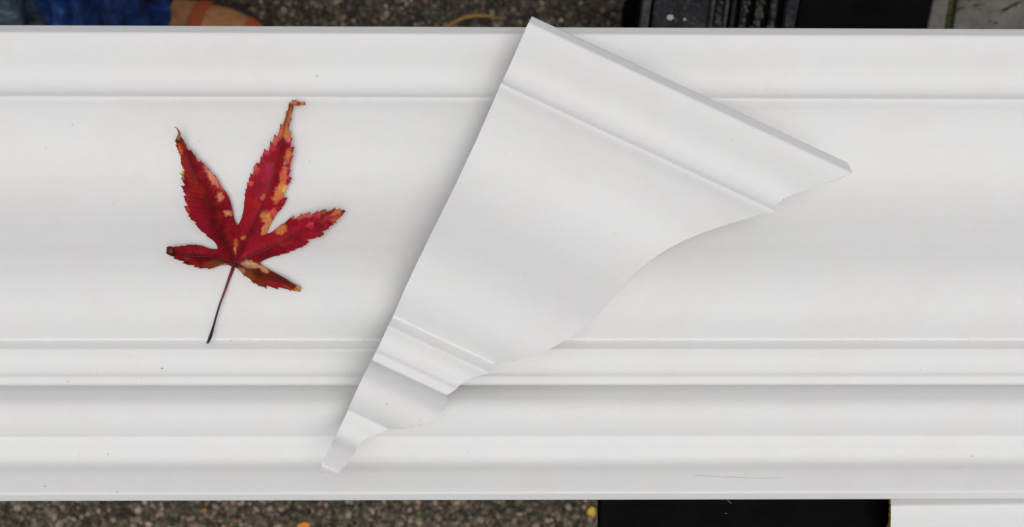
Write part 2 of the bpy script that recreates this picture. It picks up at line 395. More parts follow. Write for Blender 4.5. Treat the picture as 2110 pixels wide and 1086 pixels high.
patch(c3, 830, 690, 70, 110, 0, rgb('c4742e', LK)); patch(c3, 700, 680, 60, 90, 15, rgb('c0643c', LK)); patch(c3, 600, 820, 60, 110, 15, rgb('c0603c', LK), .9, .5)
patch(c3, 860, 790, 40, 50, 0, rgb('cc6458', LK), .9, .5); patch(c3, 550, 950, 70, 60, 30, ROSE, .9, .5); patch(c3, 1060, 115, 130, 60, 5, rgb('bf7f38', LK)); patch(c3, 1030, 125, 38, 40, 0, rgb('8c3010', LK))
patch(c3, 930, 100, 60, 40, 0, rgb('b8803c', LK)); patch(c3, 860, 560, 18, 80, 5, DBRN, .7)
patch(c4, 1030, 90, 60, 130, 12, rgb('c47030', LK)); patch(c4, 990, 195, 40, 60, 0, rgb('8c5a24', LK), .9); patch(c4, 970, 240, 35, 30, 0, rgb('c07868', LK), .8)
patch(c4, 975, 340, 50, 50, 0, rgb('b85a3c', LK), .9); patch(c4, 940, 490, 62, 190, 8, rgb('c4612e', LK)); patch(c4, 900, 740, 90, 130, 25, rgb('cf8434', LK)); patch(c4, 960, 740, 42, 110, 22, YEL, .95)
patch(c4, 830, 860, 85, 110, 20, rgb('c9712f', LK)); patch(c4, 910, 820, 28, 30, 0, rgb('a85818', LK)); patch(c4, 560, 870, 52, 62, 0, rgb('c05a38', LK), .9)
patch(c4, 325, 610, 55, 48, 0, rgb('cc4c44', LK), .9, .5); patch(c4, 420, 320, 50, 60, 0, rgb('b86a34', LK), .9, .5); patch(c4, 620, 45, 60, 50, 0, rgb('c04050', LK), .8, .6); patch(c4, 430, 390, 60, 60, 0, rgb('b0303c', LK), .8, .6)
patch(c4, 640, 330, 100, 120, 0, rgb('98203c', LK), .8, .7); patch(c4, 380, 960, 160, 60, 35, rgb('9c1818', LK), .8, .6)
patch(c5, 715, 240, 105, 92, 0, rgb('cc8238', LK)); patch(c5, 765, 340, 70, 60, 30, rgb('cc7c3c', LK)); patch(c5, 690, 470, 55, 110, 30, rgb('cc8040', LK)); patch(c5, 850, 150, 40, 70, 25, rgb('c05048', LK), .9, .5)
patch(c5, 980, 470, 105, 92, -20, rgb('cc7438', LK)); patch(c5, 285, 625, 42, 42, 30, rgb('c47c34', LK)); patch(c5, 138, 780, 36, 120, 3, rgb('a86018', LK)); patch(c5, 132, 860, 20, 45, 0, rgb('d8a850', LK))
patch(c6, 435, 262, 60, 35, 0, rgb('c87c34', LK)); patch(c6, 545, 240, 70, 55, -35, rgb('c4504c', LK), .8, .6); patch(c6, 665, 210, 85, 60, -15, rgb('c65a40', LK), .9, .5); patch(c6, 850, 190, 70, 50, -25, rgb('c04450', LK), .7, .6)
patch(c6, 975, 140, 80, 42, -20, rgb('8c5420', LK), .9, .5); patch(c6, 720, 400, 70, 45, -25, rgb('c83c50', LK), .9, .5); patch(c6, 1230, 160, 130, 60, -25, rgb('b86a28', LK), 1, .4); patch(c6, 1180, 260, 110, 50, -30, rgb('b8522c', LK), 1, .5)
patch(c6, 1335, 140, 42, 40, 0, DBRN, 1); patch(c6, 950, 560, 50, 42, 40, rgb('6e3416', LK), .9, .5); patch(c6, 1020, 290, 130, 40, -27, rgb('b8403c', LK), .6, .6); patch(c6, 1170, 330, 45, 40, 0, rgb('c06048', LK), .6, .6)
patch(c7, 130, 310, 80, 72, 0, rgb('4c2c18', LK)); patch(c7, 145, 345, 35, 18, -20, rgb('a87c54', LK)); patch(c7, 200, 380, 80, 60, 0, rgb('4a1810', LK), .8, .5); patch(c7, 900, 590, 150, 80, -5, rgb('7c3814', LK), .9, .6); patch(c7, 1050, 540, 110, 50, 10, rgb('6a4020', LK), .9, .5)
patch(c7, 1160, 585, 70, 26, 5, rgb('b89458', LK), .9, .4); patch(c7, 445, 480, 60, 40, 0, rgb('983038', LK), .6, .6)
patch(c8, 600, 600, 420, 190, 28, rgb('6a2812', LK), .95, .35); patch(c8, 420, 560, 130, 120, 20, rgb('7e4416', LK), .8, .5); patch(c8, 560, 570, 120, 90, 30, rgb('441408', LK), .8, .6); patch(c8, 900, 790, 170, 60, 14, rgb('98142e', LK), .9, .5); patch(c8, 1130, 830, 110, 40, 15, rgb('98481c', LK), .9, .5)
patch(c8, 1000, 680, 200, 50, 30, rgb('56080c', LK), .8, .6); patch(c8, 410, 410, 160, 62, 8, rgb('c89a5c', LK)); patch(c8, 640, 480, 150, 42, 28, rgb('c48848', LK)); patch(c8, 250, 500, 90, 60, 35, rgb('a8804c', LK)); patch(c8, 400, 420, 100, 14, 5, rgb('8a6030', LK), .8)
patch(c8, 1310, 860, 62, 60, 0, rgb('c48c3c', LK)); patch(c8, 1180, 810, 60, 40, 20, rgb('5c2410', LK), .8, .5); patch(c8, 200, 430, 70, 30, 0, rgb('3c1008', LK), .9, .5)

def leaf_col(x, y):
    d, i, l, sg = vein_info((x, y))
    n = fbm(x, y, .022, i)
    base = mixc(MIDR, DEEP, sm(-.5, .6, n))
    if i in (1, 2): base = mixc(base, CRIM, .45 + .5 * fbm(x, y, .03, 8))
    if i == 0: base = mixc(base, DEEP, .45 + .5 * fbm(x, y, .03, 31))
    base = mixc(base, ROSE, .5 * sm(.25, .8, fbm(x, y, .04, 33)) * (1 if i in (1, 2) else .25))
    base = mixc(base, BRICK, sm(.1, .7, fbm(x, y, .045, 3)) * .6)
    base = mixc(base, CRIM, sm(8, 34, d) * .35)
    # side veins
    ph = (l * .95 + d * -.75 + 2.0 * nz(x, y, .05, 4)) / 11.0
    side = abs((ph % 1.0) - .5) * 2
    base = mixc(base, tuple(q * .62 for q in base), sm(.86, 1.0, side) * (.08 + .3 * max(0, nz(x, y, .03, 30))))
    base = mixc(base, tuple(q * 1.25 for q in base), sm(.3, 0, side) * .12)
    col = base
    wx, wy = x + 4.2 * fbm(x, y, .13, 5), y + 4.2 * fbm(x, y, .13, 6)
    for (cx, cy, rx, ry, a, pc, st, soft) in PATCH:
        dx, dy = wx - cx, wy - cy
        if abs(dx) > 60 or abs(dy) > 60: continue
        u = (dx * math.cos(a) + dy * math.sin(a)) / rx; v = (-dx * math.sin(a) + dy * math.cos(a)) / ry
        r = math.hypot(u, v)
        if r < 1.35:
            col = mixc(col, tuple(q * (1 + .25 * nz(x, y, .35, 9)) for q in pc), st * sm(1 + soft, 1 - soft, r) * .92)
    # tissue along the midribs
    col = mixc(col, tuple(q * .45 for q in base), sm(5.0, .8, d) * (.55 if l < 130 else .35))
    col = mixc(col, tuple(q * .4 for q in DEEP), .38 * sm(12, 2, d) * sm(150, 20, l) * (1 if i in (0, 1) else .5))
    g = 1 + .16 * nz(x, y, .5, 12) + .12 * nz(x, y, .22, 13)
    return tuple(max(0, q * g) for q in col)

def leaf_lift(x, y):
    """height of the blade over the board in metres, at photograph pixel (x, y)"""
    d, i, l, sg = vein_info((x, y))
    z = 5.0 + 4.0 * fbm(x, y, .012, 20) + .8 * nz(x, y, .06, 21)
    z += 4.5 * sm(0, 20, d)                                   # halves lift from the midrib
    z += (.28 * math.cos((l * .95 - d * .75) / 11.0 * 2 * math.pi)) * sm(2, 10, d)
    z += 20 * sm(110, 230, l) if i == 2 else 0
    z += 15 * sm(120, 270, l) if i in (0, 1) else 0
    z += 12 * sm(50, 135, l) if i in (3, 4) else 0
    if y < 218 and x > 596: z += 5 + (x - 596) * .25           # folded tip
    if y < 292 and x < 375: z += 4 + (292 - y) * .45           # curled hook
    if x < 357 and y < 530: z += 7
    return max(1.2, z) * S
M_leafn = N('dry_red_leaf')
at = M_leafn.n('ShaderNodeAttribute'); at.attribute_name = 'Col'
M_leafn.color(at.outputs['Color'])
M_leafn.rough(.55); M_leafn.b.inputs['Specular IOR Level'].default_value = .14
bmp = M_leafn.bump(M_leafn.noise(900, 4, .65), .35, .00035)
M_leafn.bump(M_leafn.noise(4000, 2, .6), .25, .0001, bmp)
# a little light comes through the thin blade
tr = M_leafn.n('ShaderNodeBsdfTranslucent'); mx = M_leafn.n('ShaderNodeMixShader'); mx.inputs[0].default_value = .14
M_leafn.t.links.new(at.outputs['Color'], tr.inputs['Color'])
out = M_leafn.t.nodes['Material Output']
M_leafn.t.links.new(M_leafn.b.outputs[0], mx.inputs[1]); M_leafn.t.links.new(tr.outputs[0], mx.inputs[2]); M_leafn.t.links.new(mx.outputs[0], out.inputs[0])
M_leaf = M_leafn.m

def inside(p, poly):
    x, y = p; r = False; j = len(poly) - 1
    for i in range(len(poly)):
        xi, yi = poly[i]; xj, yj = poly[j]
        if (yi > y) != (yj > y) and x < (xj - xi) * (y - yi) / (yj - yi) + xi: r = not r
        j = i
    return r
def build_leaf():
    root = empty('maple_leaf', tuple(place(484, 543, board_z)))
    tag(root, 'dry red maple leaf with orange spots and curled brown tips on the white board', 'leaf')
    pts = list(OUT); n = len(pts)
    # subdivide long outline edges
    o2 = []
    for i in range(n):
        a, b = pts[i], pts[(i + 1) % n]; k = max(1, int(math.dist(a, b) / 2.4))
        for t in range(k):
            o2.append((a[0] + (b[0] - a[0]) * t / k, a[1] + (b[1] - a[1]) * t / k))
    edges = [(i, (i + 1) % len(o2)) for i in range(len(o2))]
    rows = []; step = 1.7
    y = 205.0
    allp = list(o2)
    while y < 605:
        xs = sorted((o2[a][0] + (o2[b][0] - o2[a][0]) * (y - o2[a][1]) / (o2[b][1] - o2[a][1])) for a, b in edges if (o2[a][1] > y) != (o2[b][1] > y))
        for k in range(0, len(xs) - 1, 2):
            x = xs[k] + 1.0
            while x < xs[k + 1] - .9:
                allp.append((x + random.uniform(-.25, .25), y + random.uniform(-.25, .25))); x += step
        y += step
    vout, eout, fout, *_ = delaunay_2d_cdt([Vector(p) for p in allp], edges, [], 1, 1e-4)
    print('leaf verts', len(vout), 'faces', len(fout))
    vv, cols = [], []
    for v in vout:
        lift = leaf_lift(v.x, v.y)
        vv.append(place(v.x, v.y, lambda X, Y: leaf_rest(X, Y) + lift)); cols.append(leaf_col(v.x, v.y))
    me = bpy.data.meshes.new('blade'); me.from_pydata(vv, [], [tuple(f)[::-1] for f in fout]); me.update()
    ca = me.color_attributes.new('Col', 'FLOAT_COLOR', 'POINT')
    for i, c in enumerate(cols): ca.data[i].color = (*c, 1)
    up = sum(p.normal.z for p in me.polygons)
    if up < 0: me.flip_normals()
    o = link('blade', me, M_leaf, root, True)
    so = o.modifiers.new('thickness', 'SOLIDIFY'); so.thickness = .00018; so.offset = -1
    Mv = simple('leaf_vein', rgb('560a14', LK), .5, 900, .4, 0)
    Mv2 = simple('leaf_vein_amber', rgb('5a1a10', LK), .5, 900, .5, 0)
    for k, v in enumerate(VEINS):
        pl = []; L = sum(math.dist(v[i], v[i + 1]) for i in range(len(v) - 1)); q = 0
        for i in range(len(v) - 1):
            m = max(2, int(math.dist(v[i], v[i + 1]) / 5))
            for t in range(m):
                x = v[i][0] + (v[i + 1][0] - v[i][0]) * t / m; yy = v[i][1] + (v[i + 1][1] - v[i][1]) * t / m
                lift = leaf_lift(x, yy) + .1 * S
                pl.append(place(x, yy, lambda X, Y: leaf_rest(X, Y) + lift))
        rr = [(.95 - .65 * i / len(pl)) * S for i in range(len(pl))]
        tube(pl, rr, 8, 'vein', Mv if k != 4 else Mv2, root, .6)
    # petiole
    st = [(484, 541, 3.6, 5), (480.5, 551, 3.6, 5), (476.6, 562, 3.2, 7), (470, 580, 2.7, 10), (463.5, 599, 2.4, 13), (457, 616, 2.2, 15), (451.6, 631, 2.1, 16), (446, 650, 2.1, 17), (440.5, 670, 2.2, 16), (436.8, 683, 3.0, 14), (434.2, 692, 3.6, 12), (430.6, 701, 3.2, 10), (427.6, 707, 2.6, 9)]
    pl, rr = [], []
    for x, y, r, l in st:
        pl.append(place(x, y, lambda X, Y, l=l: leaf_rest(X, Y) + l * S)); rr.append(r * S)
    a = N('leaf_stalk')
    mp = a.n('ShaderNodeSeparateXYZ'); a.t.links.new(a.co, mp.inputs[0])
    y0, y1 = pl[-1].y, pl[0].y
    mr = a.n('ShaderNodeMapRange'); mr.inputs[1].default_value = y0; mr.inputs[2].default_value = y1
    a.t.links.new(mp.outputs[1], mr.inputs[0])
    a.color(a.ramp(mr.outputs[0], [(0, rgb('6a5a50')), (.02, rgb('231a20')), (.25, rgb('1e0f18')), (.5, rgb('4c0c26')), (.8, rgb('7c123a')), (1, rgb('5c0c1c'))])); a.rough(.38)
    a.bump(a.noise(1500, 2, .5), .2, .0002)
    s_ = tube(pl, rr, 14, 'stalk', a.m, root)
    return root
def leaf_rest(x, y):
    """what the dry blade rests on: the board smoothed over its width"""
    z = 0
    for o in (-40, -20, 0, 20, 40): z += board_z(x, y + o * S)
    return max(z / 5, board_z(x, y))
build_leaf()

# ------------------------------------------------------------------ grit and dust on the white faces
bm = bmesh.new()
def speck(px, py, r, zf, el=1.0):
    r *= .68
    p = place(px, py, zf); 
    m = Matrix.Translation(p + Vector((0, 0, r * .3 * S))) @ Matrix.Rotation(random.random() * 3, 4, 'Z') @ Matrix.Diagonal((el, 1, .7, 1))
    bmesh.ops.create_icosphere(bm, subdivisions=1, radius=r * S, matrix=m)
def piece_z(x, y):
    q = Vector((x - B_.x, y - B_.y, 0)); v = (q.x * e2.x + q.y * e2.y) / (e2.x ** 2 + e2.y ** 2)
    return B_.z + v * e2.z + h_at(v / S) * S
for x, y, r, e in [(94, 306, 1.3, 1), (149, 257, 1.6, 1), (653, 157, 1.3, 2.2), (397, 297, .9, 1), (411, 291, .9, 1.8), (450, 334, 1.1, 1), (638, 334, 1.5, 1), (614, 401, .9, 1), (652, 233, .9, 1), (347, 270, 1, 1), (335, 759, 1.9, 1.4), (223, 936, 1.6, 1.2), (163, 937, .9, 1), (305, 753, .9, 1), (142, 763, 1, 1), (141, 786, 1, 3), (93, 1002, 2.1, 1), (242, 1014, 1, 3.5), (182, 762, .8, 1), (199, 761, .8, 1), (173, 794, .8, 1), (292, 779, .9, 2), (966, 930, 1.1, 1.3), (986, 951, 1, 1), (914, 855, .9, 1), (1737, 843, .9, 1), (2003, 940, 1.8, 1), (1897, 761, .8, 1.5), (1984, 972, .9, 1.3), (1753, 411, .9, 1), (1686, 423, .8, 1), (1865, 756, .7, 1), (714, 765, 1, 1), (688, 750, .8, 1), (1420, 708, .8, 1.4), (1304, 703, 1.0, 1.3)]:
    speck(x, y, r, board_z, e)
for k in range(150):
    x = random.choice([random.uniform(0, 760), random.uniform(0, 420), random.uniform(120, 700)])
    speck(x, 703 + random.gauss(0, 1.2) * (.9 if x < 800 else .5), random.uniform(.3, .95), board_z, random.uniform(1, 1.8))
for k in range(110):
    speck(random.uniform(-20, 2130), random.uniform(75, 1015), random.uniform(.2, .45), board_z, random.uniform(1, 1.6))
for k in range(60):
    speck(random.uniform(0, 1300), random.choice([798.5, 797.5, 775]) + random.gauss(0, 1.5), random.uniform(.3, .7), board_z, random.uniform(1, 2))
tag(from_bm('grit', bm, M_grit, None, True), 'scattered dark grit and dust specks along the grooves of the long white board', 'grit', kind='stuff')
bm = bmesh.new()
for x, y, r, e in [(797, 831, 1.7, 1.6), (802, 828, .9, 1), (1262, 486, .9, 1), (1231, 314, 1, 1.6), (1171, 180, 1, 1), (1433, 209, 1, 1.2), (1107, 176, .8, 2), (920, 640, .7, 1), (1588, 406, .8, 1.5)]:
    speck(x, y, r, piece_z, e)
for k in range(40):
    t = random.random(); u = random.random()
    q = B_ + e2 * (t * 930 + 20) * S + e1 * u * max(8, (s0 + .7 * t * 930 - 40)) * S
    dlt = (q - Vector((0, 0, D))); 
    x = q.x; y = q.y; r = random.uniform(.25, .6)
    bmesh.ops.create_icosphere(bm, subdivisions=1, radius=r * S, matrix=Matrix.Translation((x, y, piece_z(x, y))) @ Matrix.Diagonal((random.uniform(1, 1.8), 1, .7, 1)))
# hair-like curl of dust
tag(from_bm('grit', bm, M_grit, None, True), 'few tiny dark dust specks on the short mitred offcut', 'grit', kind='stuff')
M_scuff = simple('scuff', (.67, .665, .66), .8, 900, .15, .1)
bm = bmesh.new()
def scuff(x0, y0, x1, y1, r):
    a, b = place(x0, y0, board_z), place(x1, y1, board_z); d = b - a
    bmesh.ops.create_icosphere(bm, subdivisions=2, radius=1, matrix=Matrix.Translation((a + b) / 2 + Vector((0, 0, .00002))) @ Matrix.Rotation(math.atan2(d.y, d.x), 4, 'Z') @ Matrix.Diagonal((d.length / 2, r * S, .00012, 1)))
for x0, y0, x1, y1, r in ((1430, 980, 1500, 984, .8), (1490, 983, 1560, 986, .9), (1550, 986, 1612, 985, .6), (238, 1012, 246, 1010, .7), (330, 762, 334, 756, 1)):
    scuff(x0, y0, x1, y1, r)
tag(from_bm('scuff_marks', bm, M_scuff, b_root, True), kind='stuff')
bm = bmesh.new()
for x0, x1 in ((1092, 1100), (1110, 1117), (1128, 1150), (1180, 1198), (1268, 1280), (1296, 1302), (1345, 1372)): scuff(x0, 855 + random.uniform(-1, 1), x1, 855 + random.uniform(-1, 1), .7)
tag(from_bm('paint_nibs', bm, simple('fresh_primer', (.86, .86, .86), .4, 900, .05, .1), b_root, True), kind='stuff')
curl = [place(1134.5, 534, piece_z), place(1134, 531, piece_z), place(1135, 529, piece_z), place(1137, 529, piece_z), place(1138.5, 531, piece_z)]
tag(tube([p + Vector((0, 0, .00015)) for p in curl], [.5 * S] * 5, 6, 'lint_fibre', M_grit), 'tiny curled dark lint fibre near the middle of the short mitred offcut', 'lint')

# ------------------------------------------------------------------ ground
GZ = -0.70
g = N('asphalt')
c = g.ramp(g.noise(150, 5, .7), [(.25, (.03, .026, .02)), (.55, (.085, .073, .058)), (.8, (.15, .13, .105))])
c = g.mix(g.noise(3, 3, .5), c, (.035, .032, .027), 'MIX')
g.color(c); g.rough(.95); g.bump(g.noise(220, 4, .7), .9, .004)
gs = from_py('ground', [(-12, -12, GZ), (12, -12, GZ), (12, 12, GZ), (-12, 12, GZ)], [(0, 1, 2, 3)], g.m); tag(gs, kind='structure')
a = N('asphalt_stones')
at = a.n('ShaderNodeAttribute'); at.attribute_name = 'Tone'
a.color(at.outputs['Color']); a.rough(.85); a.bump(a.noise(500, 3, .6), .4, .001)
icob = bmesh.new(); bmesh.ops.create_icosphere(icob, subdivisions=1, radius=1)
iv = [v.co.copy() for v in icob.verts]; fi = [tuple(v.index for v in f.verts) for f in icob.faces]; icob.free()
tones = [(.07, .056, .044), (.105, .086, .068), (.15, .122, .098), (.022, .02, .015), (.24, .2, .165), (.08, .063, .046), (.085, .084, .056), (.13, .096, .078), (.035, .03, .022), (.055, .052, .035)]
vv, ff, tc = [], [], []
def stone(x, y):
    r = random.choice([.0016, .0022, .003, .0036, .0045]) * random.uniform(.8, 1.2)
    rot = Matrix.Rotation(random.random() * 6.28, 3, 'Z') @ Matrix.Rotation(random.random(), 3, 'X')
    b = len(vv); sx, sy, sz = random.uniform(.7, 1.4), random.uniform(.7, 1.2), random.uniform(.5, .8)
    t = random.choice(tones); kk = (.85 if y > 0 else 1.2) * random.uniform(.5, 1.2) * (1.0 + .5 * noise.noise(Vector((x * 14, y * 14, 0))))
    for p in iv:
        q = rot @ Vector((p.x * sx, p.y * sy, p.z * sz)) * r * random.uniform(.85, 1.15)
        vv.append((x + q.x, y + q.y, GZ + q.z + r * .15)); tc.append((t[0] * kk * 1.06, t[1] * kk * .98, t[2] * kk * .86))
    for f in fi: ff.append((f[0] + b, f[1] + b, f[2] + b))
for k in range(52000):
    x = random.uniform(-.78, .42); y = random.uniform(.24, .42) if random.random() < .42 else random.uniform(-.44, -.2)
    stone(x, y)
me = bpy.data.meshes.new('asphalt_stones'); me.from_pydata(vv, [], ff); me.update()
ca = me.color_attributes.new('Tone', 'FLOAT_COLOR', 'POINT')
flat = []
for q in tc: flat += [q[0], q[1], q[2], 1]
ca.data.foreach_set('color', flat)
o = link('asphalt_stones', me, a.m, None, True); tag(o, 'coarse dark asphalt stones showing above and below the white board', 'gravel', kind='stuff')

# fallen bits on the ground
def petal(name, label, cat, px, py, rx, ry, ang, col, z=GZ + .006, curl=.3):
    P = place(px, py, z); k = (D - z) / F
    pts = []; n = 9
    vs_, fs = [], []
    for i in range(n):
        for j in range(7):
            u = i / (n - 1) * 2 - 1; w = (j / 3 - 1) * math.sqrt(max(0.03, 1 - u * u)) * (1 - .25 * u) * random.uniform(.9, 1.08)
            x, y = u * rx * k, w * ry * k
            xx = x * math.cos(ang) - y * math.sin(ang); yy = x * math.sin(ang) + y * math.cos(ang)
            vs_.append((P.x + xx, P.y + yy, P.z + curl * (u * u * .5 + w * w) * ry * k))
    for i in range(n - 1):
        for j in range(6): fs.append((i * 7 + j, (i + 1) * 7 + j, (i + 1) * 7 + j + 1, i * 7 + j + 1))
    m = simple(name + '_tissue', col, .6, 600, .35, .2)
    o = from_py(name, vs_, fs, m, None, True)
    so = o.modifiers.new('thickness', 'SOLIDIFY'); so.thickness = .0005
    return tag(o, label, cat)
petal('fallen_leaf', 'small bright orange leaf on the asphalt at the bottom edge, below the leaf stalk', 'leaf', 626, 1084, 14, 8, .35, rgb('e08a1a'))
petal('fallen_leaf', 'small bright yellow leaf scrap on the asphalt beside the black trestle', 'leaf', 1219, 1053, 9, 8, 1.2, rgb('e0b41c'))
petal('fallen_leaf', 'tiny orange leaf scrap on the asphalt below the left part of the board', 'leaf', 422, 1051, 4.5, 3.5, 0, rgb('b06a2c'))
petal('fallen_leaf', 'tiny amber leaf scrap at the bottom edge, left of the orange leaf', 'leaf', 461, 1085, 4, 3, 0, rgb('c07a20'))
pb = bmesh.new(); bmesh.ops.create_icosphere(pb, subdivisions=2, radius=.0032, matrix=Matrix.Translation(place(1156, 42, GZ + .005)) @ Matrix.Diagonal((1, .8, .7, 1)))
tag(from_bm('pebble', pb, simple('pale_stone', rgb('a49a86'), .8, 300), None, True), 'pale pebble on the asphalt to the right of the offcut\'s top corner', 'pebble')
arc = [place(x, y, GZ + zz) for x, y, zz in [(905, 66, .004), (925, 53, .01), (940, 43, .016), (958, 36, .02), (978, 32, .022), (1000, 32, .02), (1020, 36, .015), (1040, 42, .008)]]
tag(tube(arc, [.0014, .0019, .0021, .0021, .002, .0018, .0014, .0007], 8, 'grass_blade', simple('dry_grass', rgb('96742a'), .6, 300), None, .5), 'arched dry yellow grass blade on the asphalt just above the board', 'grass blade')

# ------------------------------------------------------------------ black trestle under the boards
M_blk = N('black_plastic')
M_blk.color(M_blk.ramp(M_blk.noise(60, 6, .75), [(.35, (.002, .0022, .0024)), (.7, (.0045, .0048, .0048)), (.85, (.012, .013, .012))])); M_blk.rough(.7); M_blk.b.inputs['Specular IOR Level'].default_value = .03
M_blk.bump(M_blk.noise(900, 3, .6), .2, .0004); M_blk = M_blk.m
M_blk2 = N('dusty_black_plastic')
M_blk2.color(M_blk2.ramp(M_blk2.noise(95, 6, .72), [(.35, (.010, .010, .012)), (.55, (.028, .028, .032)), (.68, (.07, .068, .062)), (.8, (.13, .12, .1))])); M_blk2.rough(.85); M_blk2.b.inputs['Specular IOR Level'].default_value = .15
M_blk2.bump(M_blk2.noise(500, 3, .6), .4, .001); M_blk2 = M_blk2.m
tz = (BACK - 1.0) * S      # second moulding is set lower, into the flat beam, to shade its upper strip
tr_root = empty('trestle', tuple(place(1536, 700, GZ)))
tag(tr_root, 'black plastic folding trestle with dusty ribbed legs, carrying the right half of the boards', 'trestle')
a0 = place(1236, 1030, tz); a1 = place(1236, 1130, tz); b0 = place(1838, 1030, tz); t0 = place(1262, 120, tz); t1 = place(1838, 120, tz)
bt = [(t0.x, t0.y), (a0.x, a0.y), (a1.x, a1.y), (place(1775, 1130, tz).x, a1.y)]
for i in range(8):
    w = i / 7 * math.pi / 2
    q = place(1772 + 64 * math.sin(w), 1120 - 62 * (1 - math.cos(w)) - 2, tz); bt.append((q.x, q.y))
bt += [(place(1838, 1040, tz).x, place(1838, 1040, tz).y), (t1.x, t1.y)]
bm = bmesh.new(); prism(bm, bt, tz - .011, tz)
o = from_bm('top_beam', bm, M_blk, tr_root); bv = o.modifiers.new('edge', 'BEVEL'); bv.width = .0008; bv.segments = 2
def slab(name, x0, x1, y0, y1, z0, z1, mat, parent, lean=0.0, th=.02):
    """panel leaning north: top edge at (y0, z1), foot at (y1, z0)"""
    vs_ = [(x0 + lean, y1, z0), (x1 + lean, y1, z0), (x1, y0, z1), (x0, y0, z1)]
    nrm = (Vector(vs_[1]) - Vector(vs_[0])).cross(Vector(vs_[3]) - Vector(vs_[0])).normalized()
    if nrm.z < 0: nrm = -nrm
    lo = [tuple(Vector(v) - nrm * th) for v in vs_]
    return from_py(name, vs_ + lo, [(0, 1, 2, 3), (7, 6, 5, 4), (0, 4, 5, 1), (1, 5, 6, 2), (2, 6, 7, 3), (3, 7, 4, 0)], mat, parent)
# the panel passes under the upper edge of the board about 0.3 m below it
ZP = -.30; kp = (D - ZP) / F
def xw(px): return place(px, 30, ZP).x
def shelf(name, quad, z0, z1, mat, bev=.0015):
    bm = bmesh.new(); prism(bm, [(place(x, y, z1).x, place(x, y, z1).y) for x, y in quad], z0, z1)
    o = from_bm(name, bm, mat, tr_root); b = o.modifiers.new('edge', 'BEVEL'); b.width = bev; b.segments = 2; return o
SK = 8 / 53.0
def qx(x0, x1, y0=-190, y1=400, k=.14): return [(x0 + (52 - y1) * k, y1), (x1 + (52 - y1) * k, y1), (x1 + (52 - y0) * k, y0), (x0 + (52 - y0) * k, y0)]
shelf('shelf', qx(1318, 1905), ZP - .045, ZP - .012, M_blk)
shelf('shelf_end', qx(1640, 1912, k=.2), ZP - .011, ZP + .004, M_blk)
shelf('rib_panel', qx(1342, 1459), ZP - .0115, ZP - .002, M_blk2)
shelf('rib_panel', qx(1470, 1488), ZP - .0115, ZP - .003, M_blk2)
shelf('rib_panel', qx(1616, 1668), ZP - .0105, ZP + .001, M_blk2, .003)
M_rib = simple('scuffed_rib_edge', rgb('4c4b48'), .9, 160, .6, .3, .001, rgb('1c1c1e'), 5)
for x0, x1, zt, mt in ((1319, 1336, .001, M_rib), (1460, 1468, .003, M_rib), (1489, 1497, .003, M_rib), (1503, 1512, -.005, M_blk2), (1522, 1536, -.006, M_blk2), (1552, 1567, -.006, M_blk2), (1582, 1597, -.006, M_blk2)):
    shelf('rib', qx(x0, x1), ZP - .0118, ZP + zt, mt, .0012)
for x, y in ((1400, -160), (1880, -160), (1400, 380), (1840, 380)):
    p = place(x, y, ZP - .10); shl = bmesh.new(); prism(shl, [(p.x - .012, p.y - .012), (p.x + .012, p.y - .012), (p.x + .012, p.y + .012), (p.x - .012, p.y + .012)], GZ, ZP - .04); from_bm('leg', shl, M_blk, tr_root)
for x0 in (xw(1360), xw(1860) - .03):     # struts from the beam down to the shelf, under the board
    pb_ = bmesh.new(); prism(pb_, [(x0, .055), (x0 + .03, .055), (x0 + .03, .075), (x0, .075)], ZP - .011, tz - .012); from_bm('strut', pb_, M_blk, tr_root)
# dried mud and algae caught between the ribs
bm = bmesh.new()
for k in range(230):
    xc = random.choice([1529, 1560, 1590, 1560, 1590, 1400, 1479, 1640]); sp = 26 if xc == 1400 else (10 if xc == 1640 else 4)
    y = random.uniform(-60, 90); x = xc + random.gauss(0, sp) + (52 - y) * .14
    p = place(x, y, ZP - (.004 if xc not in (1400, 1479, 1640) else .0012)); r = random.choice([.0006, .0009, .0014, .0022]) * random.uniform(.7, 1.2)
    bmesh.ops.create_icosphere(bm, subdivisions=1, radius=r, matrix=Matrix.Translation(p) @ Matrix.Diagonal((random.uniform(.8, 1.4), random.uniform(.8, 1.6), .35, 1)))
tag(from_bm('dried_mud', bm, simple('dried_mud', rgb('56534a'), .95, 120, .6, .4, .001, rgb('1c1b17')), tr_root, True), kind='stuff')
for x0, x1 in ((1300, 1345), (1790, 1836)):       # southern legs, tucked in under the beam
    q0 = place(x0, 900, tz); q1 = place(x1, 900, tz)
    from_py('leg', [(q0.x, -.06, tz - .0115), (q1.x, -.06, tz - .0115), (q1.x, -.03, tz - .0115), (q0.x, -.03, tz - .0115), (q0.x, -.10, GZ), (q1.x, -.10, GZ), (q1.x, -.07, GZ), (q0.x, -.07, GZ)], [(0, 1, 2, 3), (4, 7, 6, 5), (0, 4, 5, 1), (1, 5, 6, 2), (2, 6, 7, 3), (3, 7, 4, 0)], M_blk, tr_root)
Mpt = simple('dried_paint', rgb('b9b4a8'), .7, 600)
for x, y, r, lab in ((1381, 36, 7.5, 'round pale paint drip on the dusty ribbed trestle leg'), (1411, 40, 3.2, 'smallest pale paint drip, right of the larger one on the trestle leg')):
    bm = bmesh.new(); p = place(x, y, ZP - .0015)
    bmesh.ops.create_icosphere(bm, subdivisions=3, radius=r * kp, matrix=Matrix.Translation(p) @ Matrix.Diagonal((1, .8, .2, 1)))
    from_bm('paint_drip', bm, Mpt, tr_root, True)
